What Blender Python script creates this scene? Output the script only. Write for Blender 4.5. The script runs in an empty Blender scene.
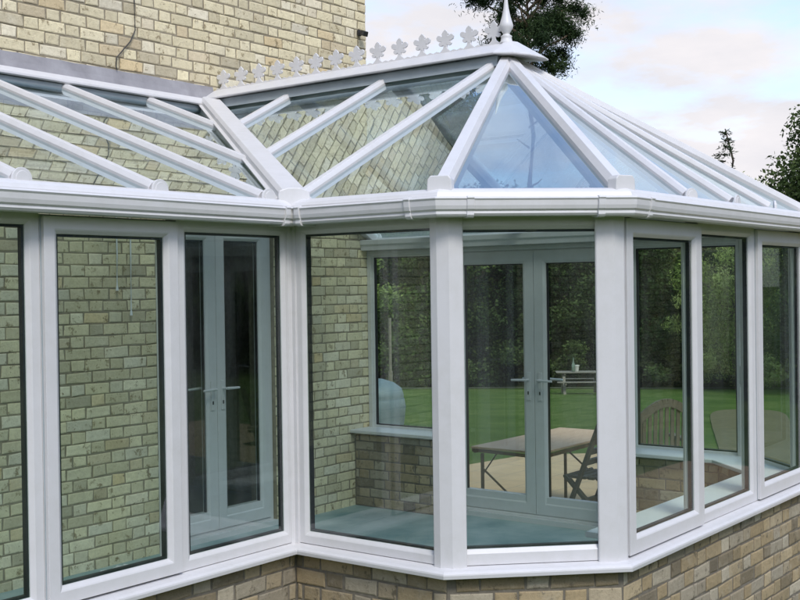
import bpy, math, random
from mathutils import Vector, Matrix
from math import sin, cos, pi, hypot, radians as RAD
rnd = random.Random(11)
scene = bpy.context.scene
COL = scene.collection

# ------------------------------------------------------------------ basics
class MB:
    def __init__(s): s.v = []; s.f = []; s.m = []; s.c = []
    def add(s, vs, fs, mi=0, col=None):
        b = len(s.v); s.v += [tuple(p) for p in vs]
        for f in fs:
            s.f.append(tuple(i + b for i in f)); s.m.append(mi); s.c.append(col)
    def box(s, x0, x1, y0, y1, z0, z1, mi=0, col=None):
        vs = [(x, y, z) for z in (z0, z1) for y in (y0, y1) for x in (x0, x1)]
        s.add(vs, [(0,2,3,1),(4,5,7,6),(0,1,5,4),(1,3,7,5),(3,2,6,7),(2,0,4,6)], mi, col)
    def sweep(s, p0, p1, prof, up=(0,0,1), mi=0, cap=True):
        """straight bar: profile (side, up) polygon from p0 to p1"""
        p0 = Vector(p0); p1 = Vector(p1); d = (p1-p0).normalized(); up = Vector(up)
        sd = d.cross(up).normalized(); u2 = sd.cross(d).normalized(); n = len(prof)
        vs = [p + sd*a + u2*b for p in (p0, p1) for a, b in prof]
        fs = [(i, (i+1) % n, (i+1) % n+n, i+n) for i in range(n)]
        if cap: fs += [tuple(range(n-1, -1, -1)), tuple(range(n, 2*n))]
        s.add(vs, fs, mi)
    def bar(s, p0, p1, w, h, up=(0,0,1)):
        s.sweep(p0, p1, [(-w/2,-h/2),(w/2,-h/2),(w/2,h/2),(-w/2,h/2)], up)
    def tube(s, pts, r, n=8):
        pts = [Vector(p) for p in pts]; rings = []
        for i, p in enumerate(pts):
            d = (pts[min(i+1, len(pts)-1)] - pts[max(i-1, 0)]).normalized()
            a = d.cross(Vector((0,0,1)));  a = a if a.length > 1e-3 else d.cross(Vector((1,0,0)))
            a.normalize(); b = d.cross(a); ri = r[i] if isinstance(r, (list, tuple)) else r
            rings.append([p + a*ri*cos(2*pi*k/n) + b*ri*sin(2*pi*k/n) for k in range(n)])
        vs = [q for g in rings for q in g]
        fs = [(i*n+k, i*n+(k+1) % n, (i+1)*n+(k+1) % n, (i+1)*n+k) for i in range(len(pts)-1) for k in range(n)]
        fs += [tuple(range(n-1,-1,-1)), tuple(range((len(pts)-1)*n, len(pts)*n))]
        s.add(vs, fs)
    def lathe(s, c, prof, n=20):
        c = Vector(c)
        vs = [c + Vector((r*cos(2*pi*k/n), r*sin(2*pi*k/n), z)) for r, z in prof for k in range(n)]
        fs = [(i*n+k, i*n+(k+1) % n, (i+1)*n+(k+1) % n, (i+1)*n+k) for i in range(len(prof)-1) for k in range(n)]
        fs += [tuple(range(n-1,-1,-1)), tuple(range((len(prof)-1)*n, len(prof)*n))]
        s.add(vs, fs)
    def path(s, pts, prof, mi=0):
        """profile (outward w, z) swept along a mitred plan polyline; outward is to the right of travel"""
        P = [Vector(p) for p in pts]; N = len(P); rows = []
        for i in range(N):
            ns = []
            if i > 0: t = (P[i]-P[i-1]).normalized(); ns.append(Vector((t.y, -t.x)))
            if i < N-1: t = (P[i+1]-P[i]).normalized(); ns.append(Vector((t.y, -t.x)))
            m = ns[0] if len(ns) == 1 else (ns[0]+ns[1]) / (1 + ns[0].dot(ns[1]))
            rows.append([(P[i].x+m.x*w, P[i].y+m.y*w, z) for w, z in prof])
        n = len(prof); vs = [q for r in rows for q in r]
        fs = [(i*n+k, (i+1)*n+k, (i+1)*n+(k+1) % n, i*n+(k+1) % n) for i in range(N-1) for k in range(n)]
        fs += [tuple(range(n)), tuple(range(N*n-1, (N-1)*n-1, -1))]
        s.add(vs, fs, mi)
    def build(s, name, mats, parent=None, bevel=0, smooth=False, origin=None, seg=2):
        me = bpy.data.meshes.new(name)
        o0 = Vector(origin) if origin else Vector((0,0,0))
        me.from_pydata([tuple(Vector(p)-o0) for p in s.v], [], s.f)
        mats = mats if isinstance(mats, (list, tuple)) else [mats]
        for m in mats: me.materials.append(m)
        me.polygons.foreach_set('material_index', s.m)
        if any(c is not None for c in s.c):
            a = me.color_attributes.new('tone', 'FLOAT_COLOR', 'CORNER'); buf = []
            for p in me.polygons:
                c = s.c[p.index] or (.5,.5,.5,1)
                buf += list(c) * p.loop_total
            a.data.foreach_set('color', buf)
        import bmesh
        if not any(c is not None for c in s.c):
            bm = bmesh.new(); bm.from_mesh(me); bmesh.ops.recalc_face_normals(bm, faces=bm.faces); bm.to_mesh(me); bm.free()
        if smooth:
            me.polygons.foreach_set('use_smooth', [True]*len(me.polygons))
        o = bpy.data.objects.new(name, me); COL.objects.link(o)
        if parent is not None:
            o.parent = parent; o.location = o0 - (parent.matrix_world.translation if parent.type == 'EMPTY' else Vector(parent.get('_o', (0,0,0))))
        else: o.location = o0
        if origin: o['_o'] = tuple(o0)
        if bevel:
            b = o.modifiers.new('bevel', 'BEVEL'); b.width = bevel; b.segments = seg; b.limit_method = 'ANGLE'; b.angle_limit = RAD(35)
        return o

def tag(o, label=None, cat=None, group=None, kind=None):
    if label: o['label'] = label
    if cat: o['category'] = cat
    if group: o['group'] = group
    if kind: o['kind'] = kind
    return o
def thing(name, label, cat, loc=(0,0,0), rz=0, group=None):
    o = bpy.data.objects.new(name, None); COL.objects.link(o); o.empty_display_size = .1
    o.location = loc; o.rotation_euler = (0,0,rz); bpy.context.view_layer.update()
    return tag(o, label, cat, group)
def local(name, mb, mat, root, bevel=0, smooth=False, seg=2):
    """mesh written in the thing's own coordinates"""
    o = mb.build(name, mat, None, bevel, smooth, seg=seg); o.parent = root; o.location = (0,0,0); return o

# ------------------------------------------------------------------ materials
def mat(name):
    m = bpy.data.materials.new(name); m.use_nodes = True; nt = m.node_tree
    return m, nt, nt.nodes, nt.links, nt.nodes['Principled BSDF']
def coords(N, L, scale=(1,1,1)):
    tc = N.new('ShaderNodeTexCoord'); mp = N.new('ShaderNodeMapping'); mp.inputs['Scale'].default_value = scale
    L.new(tc.outputs['Object'], mp.inputs['Vector']); return mp.outputs['Vector']
def noise(N, L, vec, scale, detail=4, rough=.6):
    n = N.new('ShaderNodeTexNoise'); n.inputs['Scale'].default_value = scale; n.inputs['Detail'].default_value = detail
    n.inputs['Roughness'].default_value = rough
    if vec is not None: L.new(vec, n.inputs['Vector'])
    return n.outputs['Fac']
def ramp(N, L, fac, stops, const=False):
    r = N.new('ShaderNodeValToRGB'); e = r.color_ramp.elements
    if const: r.color_ramp.interpolation = 'CONSTANT'
    while len(e) < len(stops): e.new(.5)
    for k, (p, c) in enumerate(stops):
        e[k].position = p; e[k].color = (*c, 1) if len(c) == 3 else c
    L.new(fac, r.inputs['Fac']); return r.outputs['Color']
def mix(N, L, fac, a, b, mode='MIX'):
    m = N.new('ShaderNodeMix'); m.data_type = 'RGBA'; m.blend_type = mode
    for sock, val in ((m.inputs[0], fac), (m.inputs[6], a), (m.inputs[7], b)):
        if isinstance(val, (int, float)): sock.default_value = val
        elif isinstance(val, tuple): sock.default_value = (*val, 1) if len(val) == 3 else val
        else: L.new(val, sock)
    return m.outputs[2]
def math_(N, L, op, a, b=None, clamp=False):
    m = N.new('ShaderNodeMath'); m.operation = op; m.use_clamp = clamp
    for i, val in enumerate((a, b)):
        if val is None: continue
        if isinstance(val, (int, float)): m.inputs[i].default_value = val
        else: L.new(val, m.inputs[i])
    return m.outputs[0]
def bump(N, L, B, h, strength=.3, dist=.01):
    b = N.new('ShaderNodeBump'); b.inputs['Strength'].default_value = strength; b.inputs['Distance'].default_value = dist
    L.new(h, b.inputs['Height']); L.new(b.outputs['Normal'], B.inputs['Normal'])

def simple(name, c0, c1, scale=8, rough=.6, bmp=.2, dist=.004, stretch=(1,1,1), metal=0):
    m, nt, N, L, B = mat(name); v = coords(N, L, stretch); f = noise(N, L, v, scale, 6)
    L.new(ramp(N, L, f, [(.3, c0), (.7, c1)]), B.inputs['Base Color'])
    B.inputs['Roughness'].default_value = rough; B.inputs['Metallic'].default_value = metal
    if bmp: bump(N, L, B, f, bmp, dist)
    return m

def upvc(name, base, dirt):
    m, nt, N, L, B = mat(name); v = coords(N, L)
    f = noise(N, L, v, 2.2, 6, .65); st = noise(N, L, v, 14, 6, .7)
    g = math_(N, L, 'MULTIPLY', f, st)
    c = mix(N, L, ramp(N, L, g, [(.18, (0,0,0)), (.45, (.26,.26,.26))]), base, dirt)
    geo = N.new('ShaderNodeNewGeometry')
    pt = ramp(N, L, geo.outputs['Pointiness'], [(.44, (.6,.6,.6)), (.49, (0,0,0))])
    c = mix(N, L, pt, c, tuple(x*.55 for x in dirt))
    L.new(c, B.inputs['Base Color']); B.inputs['Roughness'].default_value = .38; B.inputs['Specular IOR Level'].default_value = .4
    bump(N, L, B, noise(N, L, v, 60, 2), .03, .002)
    return m
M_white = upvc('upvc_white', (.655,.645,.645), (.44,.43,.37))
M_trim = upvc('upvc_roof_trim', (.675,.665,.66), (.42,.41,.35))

def glass(name, tint, f0, rough=0.0, gl=(1,1,1), smear=.0, warp=0.0):
    m = bpy.data.materials.new(name); m.use_nodes = True; N = m.node_tree.nodes; L = m.node_tree.links
    N.clear(); out = N.new('ShaderNodeOutputMaterial'); t = N.new('ShaderNodeBsdfTransparent'); g = N.new('ShaderNodeBsdfGlossy')
    t.inputs['Color'].default_value = (*tint, 1); g.inputs['Roughness'].default_value = rough; g.inputs['Color'].default_value = (*gl, 1)
    lw = N.new('ShaderNodeLayerWeight'); lw.inputs['Blend'].default_value = .5
    p = math_(N, L, 'POWER', lw.outputs['Facing'], 5.0); k = math_(N, L, 'MULTIPLY', p, 1-f0); fr = math_(N, L, 'ADD', k, f0, True)
    mx = N.new('ShaderNodeMixShader'); L.new(fr, mx.inputs[0]); L.new(t.outputs[0], mx.inputs[1]); L.new(g.outputs[0], mx.inputs[2])
    last = mx.outputs[0]
    v = coords(N, L)
    if warp:
        b = N.new('ShaderNodeBump'); b.inputs['Strength'].default_value = warp; b.inputs['Distance'].default_value = .02
        L.new(noise(N, L, v, 1.7, 1, .4), b.inputs['Height']); L.new(b.outputs['Normal'], g.inputs['Normal'])
    if smear:
        d = N.new('ShaderNodeBsdfDiffuse'); d.inputs['Color'].default_value = (.75,.78,.78,1)
        s = noise(N, L, coords(N, L, (1.5, 1.5, .35)), 2.5, 5, .6)
        sf = ramp(N, L, s, [(.42, (0,0,0)), (.75, (smear,)*3)])
        m2 = N.new('ShaderNodeMixShader'); L.new(sf, m2.inputs[0]); L.new(last, m2.inputs[1]); L.new(d.outputs[0], m2.inputs[2]); last = m2.outputs[0]
    L.new(last, out.inputs['Surface']); return m
M_glass = glass('window_glass', (.90,1.0,.945), .065, smear=.042, warp=.035)
M_door_glass = glass('door_glass', (.90,.95,.92), .07, smear=.03)
M_roof_glass = glass('solar_roof_glass', (.86,.96,.96), .55, gl=(.84,.95,.99), smear=.06, warp=.035)
M_black = simple('black_seal', (.006,.007,.012), (.014,.015,.02), 20, .5, 0)
M_lead = simple('lead_sheet', (.24,.23,.24), (.38,.37,.38), 5, .6, .35, .01)
M_grey = simple('plain_grey', (.30,.35,.37), (.38,.43,.45), 5, .45, 0)  # even grey for the ridge and plate bands and the sash seals
M_steel = simple('satin_handle', (.55,.56,.58), (.7,.7,.72), 20, .3, 0, metal=.6)

def brick_mat(name, stops, mortar_dark, stain=.5):
    m, nt, N, L, B = mat(name); v = coords(N, L)
    at = N.new('ShaderNodeAttribute'); at.attribute_name = 'tone'; sp = N.new('ShaderNodeSeparateColor'); L.new(at.outputs['Color'], sp.inputs[0])
    c = ramp(N, L, sp.outputs[0], stops)
    br = math_(N, L, 'ADD', math_(N, L, 'MULTIPLY', sp.outputs[1], .30), .86)
    cb = N.new('ShaderNodeCombineColor'); [L.new(br, cb.inputs[i]) for i in range(3)]
    c = mix(N, L, 1.0, c, cb.outputs[0], 'MULTIPLY')
    f1 = noise(N, L, v, 34, 8, .7); c = mix(N, L, ramp(N, L, f1, [(.35, (.5,)*3), (.60, (0,0,0))]), c, mix(N, L, .5, c, mortar_dark))
    f2 = noise(N, L, v, 17, 5, .75); c = mix(N, L, ramp(N, L, f2, [(.56, (0,0,0)), (.66, (.9,)*3)]), c, mortar_dark)
    f4 = noise(N, L, v, 7, 6, .7); c = mix(N, L, ramp(N, L, f4, [(.55, (0,0,0)), (.75, (.4,)*3)]), c, (.74,.69,.54) if stain < .3 else (.58,.54,.44))
    f3 = noise(N, L, v, .9, 4, .6); c = mix(N, L, ramp(N, L, f3, [(.4, (0,0,0)), (.7, (stain,)*3)]), c, mix(N, L, .55, c, mortar_dark))
    L.new(c, B.inputs['Base Color']); B.inputs['Roughness'].default_value = .9; B.inputs['Specular IOR Level'].default_value = .2
    bump(N, L, B, math_(N, L, 'ADD', f1, math_(N, L, 'MULTIPLY', f2, .7)), .7, .006)
    return m
M_buff = brick_mat('buff_brick', [(0, (.56,.50,.36)), (.04, (.66,.58,.39)), (.10, (.76,.675,.455)), (.55, (.81,.72,.475)), (.88, (.84,.77,.59)), (.95, (.76,.60,.34)), (1, (.64,.55,.38))], (.26,.20,.11), .12)
M_dwarf = brick_mat('weathered_brick', [(0, (.20,.17,.12)), (.2, (.36,.285,.17)), (.42, (.42,.325,.19)), (.65, (.49,.395,.25)), (.82, (.38,.33,.245)), (1, (.54,.48,.36))], (.13,.11,.075), .5)
def mortar(name, a, b):
    return simple(name, a, b, 25, .95, .6, .006)
M_mortar = mortar('lime_mortar', (.24,.205,.14), (.34,.295,.21))
M_mortar2 = mortar('dark_mortar', (.13,.115,.09), (.22,.195,.15))
M_floor = simple('slab_floor', (.13,.25,.26), (.46,.54,.52), 1.6, .5, .12, .004)
M_plaster = simple('dim_plaster', (.10,.10,.09), (.14,.135,.12), 3, .9, 0)
M_tile = simple('roof_tile', (.12,.08,.06), (.2,.13,.10), 12, .85, .5, .01)
M_wood = simple('pale_board', (.50,.31,.19), (.61,.40,.255), 4, .6, .15, .003, (1,8,8))
M_teak = simple('dark_teak', (.075,.055,.04), (.15,.11,.08), 6, .7, .3, .003, (1,1,.3))
M_greywood = simple('grey_wood', (.15,.13,.10), (.27,.24,.19), 6, .8, .3, .003, (1,6,6))
M_brown = simple('brown_metal', (.10,.055,.03), (.17,.09,.05), 12, .5, .1)
M_cover = simple('blue_grey_cover', (.10,.14,.155), (.17,.22,.24), 4, .55, .4, .02)
M_cable = simple('black_cable', (.012,.012,.013), (.03,.03,.03), 30, .5, 0)
M_cord = simple('white_cord', (.7,.72,.72), (.8,.8,.8), 30, .5, 0)
M_clear = simple('bottle_green', (.10,.14,.10), (.2,.26,.2), 9, .2, 0)
M_clay = simple('pale_pot', (.5,.48,.42), (.65,.62,.55), 9, .7, .1)
M_cloth = simple('white_cloth', (.66,.68,.68), (.78,.78,.78), 9, .9, .3)

def ground_mat():
    m, nt, N, L, B = mat('lawn_grass'); v = coords(N, L)
    a = noise(N, L, v, .55, 7, .7); b = noise(N, L, v, 9, 6, .75); c = noise(N, L, coords(N, L, (1,1,1)), 55, 3, .7)
    col = ramp(N, L, a, [(.36, (.058,.105,.016)), (.5, (.10,.155,.03)), (.64, (.17,.21,.06))])
    col = mix(N, L, ramp(N, L, b, [(.35, (.6,)*3), (.65, (0,0,0))]), col, (.05,.10,.018))
    col = mix(N, L, ramp(N, L, c, [(.5, (0,0,0)), (.8, (.5,)*3)]), col, (.13,.17,.05))
    L.new(col, B.inputs['Base Color']); B.inputs['Roughness'].default_value = .95; B.inputs['Specular IOR Level'].default_value = .1
    bump(N, L, B, math_(N, L, 'ADD', b, c), .9, .04); return m
M_lawn = ground_mat()
def paving():
    m, nt, N, L, B = mat('sandstone_paving'); v = coords(N, L)
    br = N.new('ShaderNodeTexBrick'); br.inputs['Scale'].default_value = 1; br.inputs['Mortar Size'].default_value = .008
    br.inputs['Brick Width'].default_value = .6; br.inputs['Row Height'].default_value = .45; br.inputs['Bias'].default_value = 0
    br.inputs['Color1'].default_value = (.45,.295,.155,1); br.inputs['Color2'].default_value = (.51,.35,.19,1); br.inputs['Mortar'].default_value = (.27,.22,.14,1)
    L.new(v, br.inputs['Vector']); f = noise(N, L, v, 5, 8, .7); g = noise(N, L, v, .8, 4)
    c = mix(N, L, ramp(N, L, f, [(.4, (.5,)*3), (.6, (0,0,0))]), br.outputs['Color'], (.36,.25,.14))
    c = mix(N, L, ramp(N, L, g, [(.45, (0,0,0)), (.75, (.5,)*3)]), c, (.42,.31,.19))
    L.new(c, B.inputs['Base Color']); B.inputs['Roughness'].default_value = .85
    bump(N, L, B, math_(N, L, 'ADD', f, br.outputs['Fac']), .4, .006); return m
M_pave = paving()
M_gravel = simple('sandy_gravel', (.085,.066,.026), (.145,.11,.048), 7, .95, .6, .01)
M_path = simple('pale_gravel', (.08,.10,.05), (.26,.25,.19), 30, .95, .6, .01)

def leaf_mat(name, stops, trans=.25):
    m, nt, N, L, B = mat(name); at = N.new('ShaderNodeAttribute'); at.attribute_name = 'tone'
    sp = N.new('ShaderNodeSeparateColor'); L.new(at.outputs['Color'], sp.inputs[0])
    c = ramp(N, L, sp.outputs[0], stops); L.new(c, B.inputs['Base Color']); B.inputs['Roughness'].default_value = .6
    B.inputs['Specular IOR Level'].default_value = .1
    t = N.new('ShaderNodeBsdfTranslucent'); L.new(c, t.inputs['Color']); mx = N.new('ShaderNodeMixShader'); mx.inputs[0].default_value = trans
    L.new(B.outputs[0], mx.inputs[1]); L.new(t.outputs[0], mx.inputs[2]); L.new(mx.outputs[0], N['Material Output'].inputs['Surface']); return m
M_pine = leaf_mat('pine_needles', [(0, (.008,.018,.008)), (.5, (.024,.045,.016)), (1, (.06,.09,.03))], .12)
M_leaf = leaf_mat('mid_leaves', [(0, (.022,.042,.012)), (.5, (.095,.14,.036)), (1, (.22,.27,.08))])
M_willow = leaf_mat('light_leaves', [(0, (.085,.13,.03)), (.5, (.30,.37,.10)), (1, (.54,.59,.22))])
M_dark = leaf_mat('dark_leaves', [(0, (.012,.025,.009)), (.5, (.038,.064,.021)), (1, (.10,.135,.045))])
M_pinebark = simple('pine_bark', (.15,.10,.07), (.27,.19,.13), 7, .9, .5, .02, (1,1,.3))
M_bark = simple('bark', (.05,.038,.028), (.13,.095,.07), 9, .9, .6, .02, (1,1,.3))

# ------------------------------------------------------------------ plan (metres; z = 0 at the top of the outer sill)
b, c, c2 = .907, .551, .572
W, H, XR = 3.66, 2.43, 1.85
YD = -b - c2
XL = -2.95
GZ, FZ = -.78, -.61
HUB = Vector((XR, -.105, 2.614))
EZ, LT = 1.674, 2.571
class Wall:
    def __init__(s, o, t):
        s.o = Vector((*o, 0)); s.t = Vector((*t, 0)).normalized(); s.n = Vector((s.t.y, -s.t.x, 0))
    def p(s, u, z, w=0): return s.o + s.t*u + s.n*w + Vector((0,0,z))
def wbox(mb, wl, u0, u1, z0, z1, w0, w1, mi=0):
    vs = [wl.p(u, z, w) for z in (z0, z1) for w in (w0, w1) for u in (u0, u1)]
    mb.add(vs, [(0,2,3,1),(4,5,7,6),(0,1,5,4),(1,3,7,5),(3,2,6,7),(2,0,4,6)], mi)
def ring(mb, wl, u0, u1, z0, z1, prof, mi=0):
    n = len(prof); vs = []
    for du, dz, bu, bz in ((1,1,u0,z0), (-1,1,u1,z0), (-1,-1,u1,z1), (1,-1,u0,z1)):
        vs += [wl.p(bu+du*d, bz+dz*d, w) for d, w in prof]
    fs = [(i*n+k, ((i+1) % 4)*n+k, ((i+1) % 4)*n+(k+1) % n, i*n+(k+1) % n) for i in range(4) for k in range(n)]
    mb.add(vs, fs, mi)
A = Wall((0,0), (1,0)); Bw = Wall((0,0), (0,-1)); Cw = Wall((0,-b), (c,-c2)); D = Wall((c,YD), (1,0))
Ew = Wall((W-c,YD), (c,c2)); Fw = Wall((W,-b), (0,1)); G = Wall((XL,H), (0,-1))
LC = hypot(c, c2)
PLAN = [(XL,H), (XL,0), (0,0), (0,-b), (c,YD), (W-c,YD), (W,-b), (W,H)]
HW = Wall((0,H), (1,0))          # the house wall that the glazed room leans on (u = x)
HE = Wall((3.63,H), (0,1))       # its gable return

cons = thing('conservatory', 'white framed glazed conservatory with brick dwarf wall and tinted glass hipped roof', 'conservatory', (0,0,0))
house = thing('brick_house', 'buff brick house wall rising behind the white conservatory', 'house', (0,0,0))

# ------------------------------------------------------------------ bricks, laid one by one (Flemish bond)
def bricks(mb, wl, u0, u1, z0, z1, holes=(), seed=0, course=.0785, S=.205, HD=.112, mi=0, face=0.0, soldier=None):
    r = random.Random(seed); nrow = int(math.ceil((z1-z0)/course)); g = .0056
    for k in range(nrow):
        za = z0 + k*course; zb = min(za+course, z1)
        if zb - za < .02: continue
        u = u0 - (S+HD) * ((0 if k % 2 == 0 else .5) + .06*r.random()); head = False
        while u < u1:
            ln = HD if head else S; head = not head
            a = max(u, u0); e = min(u+ln, u1); u += ln
            if e - a < .03: continue
            segs = [(a, e)]
            for h0, h1, g0, g1 in holes:
                if za < g1-.01 and zb > g0+.01:
                    ns = []
                    for s0, s1 in segs:
                        if s1 <= h0 or s0 >= h1: ns.append((s0, s1)); continue
                        if s0 < h0-.03: ns.append((s0, h0))
                        if s1 > h1+.03: ns.append((h1, s1))
                    segs = ns
            for s0, s1 in segs:
                col = (r.random(), r.random(), r.random(), 1); j = lambda: r.uniform(-.0042, .0042)
                d = face + r.uniform(-.002, .0025); bv = .006
                q = [(s0+g+j(), za+g+j()), (s1-g+j(), za+g+j()), (s1-g+j(), zb-g+j()), (s0+g+j(), zb-g+j())]
                cx = (s0+s1)/2; cz = (za+zb)/2
                inn = [(x+bv*(1 if x < cx else -1), z+bv*(1 if z < cz else -1)) for x, z in q]
                vs = [wl.p(x, z, face-.02) for x, z in q] + [wl.p(x, z, d-.0022) for x, z in q] + [wl.p(x, z, d) for x, z in inn]
                fs = [(i, (i+1) % 4, (i+1) % 4+4, i+4) for i in range(4)] + [(i+4, (i+1) % 4+4, (i+1) % 4+8, i+8) for i in range(4)] + [(8,9,10,11)]
                mb.add(vs, fs, mi, col)

# house: walls with the doorway left open
DX0, DX1, DZ0, DZ1 = 1.235, 2.43, -.60, 1.72
mb = MB()
bricks(mb, HW, -4.6, 3.63, GZ, 5.4, [(DX0, DX1, DZ0, DZ1)], 3)
bricks(mb, HE, 0.0, 6.2, GZ, 5.4, (), 4)
def slab(mb, wl, u0, u1, z0, z1, holes, w0, w1, mi):
    us = sorted({u0, u1, *[x for h in holes for x in h[:2]]}); zs = sorted({z0, z1, *[x for h in holes for x in h[2:]]})
    for i in range(len(us)-1):
        for j in range(len(zs)-1):
            cu = (us[i]+us[i+1])/2; cz = (zs[j]+zs[j+1])/2
            if any(h[0] < cu < h[1] and h[2] < cz < h[3] for h in holes): continue
            wbox(mb, wl, us[i], us[i+1], zs[j], zs[j+1], w0, w1, mi)
slab(mb, HW, -4.6, 3.622, GZ-.05, 5.4, [(DX0, DX1, DZ0, DZ1)], -.28, -.0045, 1)
slab(mb, HE, .28, 6.2, GZ-.05, 5.4, [], -.28, -.0045, 1)
mb.box(-4.6, -4.4, H+.29, H+6.2, GZ, 5.4, 1); mb.box(-4.39, 3.34, H+6.0, H+6.2, GZ, 5.4, 1)
mb.box(-4.39, 3.34, H+.29, H+5.99, FZ-.1, FZ-.01, 2); mb.box(-4.39, 3.34, H+.29, H+5.99, 1.9, 1.95, 2)
mb.build('wall', [M_buff, M_mortar, M_plaster], house)
mb = MB()
for y0, y1, z0, z1 in ((H-.45, H+3.1, 5.35, 7.6), (H+6.65, H+3.1, 5.35, 7.6)):
    mb.add([(-4.9,y0,z0),(3.95,y0,z0),(3.95,y1,z1),(-4.9,y1,z1),(-4.9,y0,z0+.12),(3.95,y0,z0+.12),(3.95,y1,z1+.12),(-4.9,y1,z1+.12)],
           [(0,1,2,3),(4,5,6,7),(0,1,5,4),(1,2,6,5),(2,3,7,6),(3,0,4,7)])
mb.add([(3.63,H,5.4),(3.63,H+6.2,5.4),(3.63,H+3.1,7.58)], [(0,1,2)]); mb.add([(-4.6,H,5.4),(-4.6,H+6.2,5.4),(-4.6,H+3.1,7.58)], [(0,1,2)])
mb.build('roof', M_tile, house)
# lead flashing above the lean-to plate, dressed unevenly
mb = MB(); n = 48; r = random.Random(5); vs = []
for i in range(n+1):
    x = XL-.2 + (1.80-XL+.2)*i/n
    zt = 2.742 + r.uniform(-.0025,.0025); zb = 2.63
    vs += [(x, H-.006-r.uniform(0,.004), zt), (x, H-.014-r.uniform(0,.006), (zt+zb)/2), (x, H-.03, zb), (x, H+.005, zt), (x, H+.005, zb)]
fs = []
for i in range(n):
    a = i*5; q = a+5
    fs += [(a,a+1,q+1,q), (a+1,a+2,q+2,q+1), (a+2,a+4,q+4,q+2), (a,q,q+3,a+3)]
mb.add(vs, fs)
mb.sweep((XR+.17, H-.012, 2.60), (W, H-.012, EZ+.10), [(-.02,-.05),(.004,-.05),(.004,.075),(-.02,.075)])
mb.build('lead_flashing', M_lead, house, smooth=False)

# ------------------------------------------------------------------ dwarf walls
mb = MB(); sk = .012
def dwarf(wl, u0, u1, seed):
    bricks(mb, wl, u0, u1, -.04-.0785*10, -.041, (), seed, face=sk)
segs = [(G, .0, H, 21), (A, XL, -sk, 22), (Bw, sk, b+.004, 23), (Cw, .004, LC+.004, 24), (D, -.004, W-2*c+.004, 25), (Ew, -.004, LC+.004, 26), (Fw, -.004, b-.05, 27), (Fw, b+1.59, b+H-.01, 28)]
for s in segs: dwarf(*s)
TH = .27
def inner(wl, u0, u1, seed):
    iw = Wall((wl.p(u1, 0, -TH).x, wl.p(u1, 0, -TH).y), (-wl.t.x, -wl.t.y)); bricks(mb, iw, 0, u1-u0, FZ+.003, -.0, (), seed, face=0)
k = TH*math.tan(RAD(22.5)); 
for wl, u0, u1, sd in ((A, XL+TH, TH, 31), (Bw, -TH, b-k, 32), (Cw, k, LC-k, 33), (D, k, W-2*c-k, 34), (Ew, k, LC-k, 35), (Fw, k, b-.05, 36), (Fw, b+1.59, b+H-.01, 37)):
    inner(wl, u0, u1, sd)
core = [(sk-.0045, GZ-.1), (sk-.0045, -.041), (-TH+.0045, -.041), (-TH+.0045, GZ-.1)]
mb.path(PLAN[:7] + [(W, -.05)], core, 1); mb.path([(W, 1.60), (W, H-.002)], core, 1)
wbox(mb, Fw, b-.052, b-.03, GZ, -.042, -TH, sk, 1); wbox(mb, Fw, b+1.572, b+1.60, GZ, -.042, -TH, sk, 1)
mb.build('dwarf_wall', [M_dwarf, M_mortar2], cons)
# sills
mb = MB()
sill = [(-.07,.0), (.0,-.003), (.055,-.011), (.068,-.018), (.070,-.026), (.068,-.042), (.060,-.044), (.056,-.038), (-.07,-.038)]
mb.path(PLAN[:7] + [(W, -.035)], sill); mb.path([(W, 1.575), (W, H-.002)], sill)
mb.build('outer_sill', M_white, cons, .0015)
along0 = lambda p, q, d: tuple(Vector(p) + (Vector(q)-Vector(p)).normalized()*d)
mb = MB(); isl = [(-.072,.012), (-.072,.04), (-.322,.04), (-.328,.036), (-.328,.016), (-.322,.012)]
mb.path([along0((c,YD), (W-c,YD), .27)] + PLAN[5:7] + [(W, -.035)], isl); mb.build('inner_sill', M_white, cons, .002)
mb = MB(); mb.path([(W, 1.575), (W, H-.002)], isl); mb.build('inner_sill', M_white, cons, .002)

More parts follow.
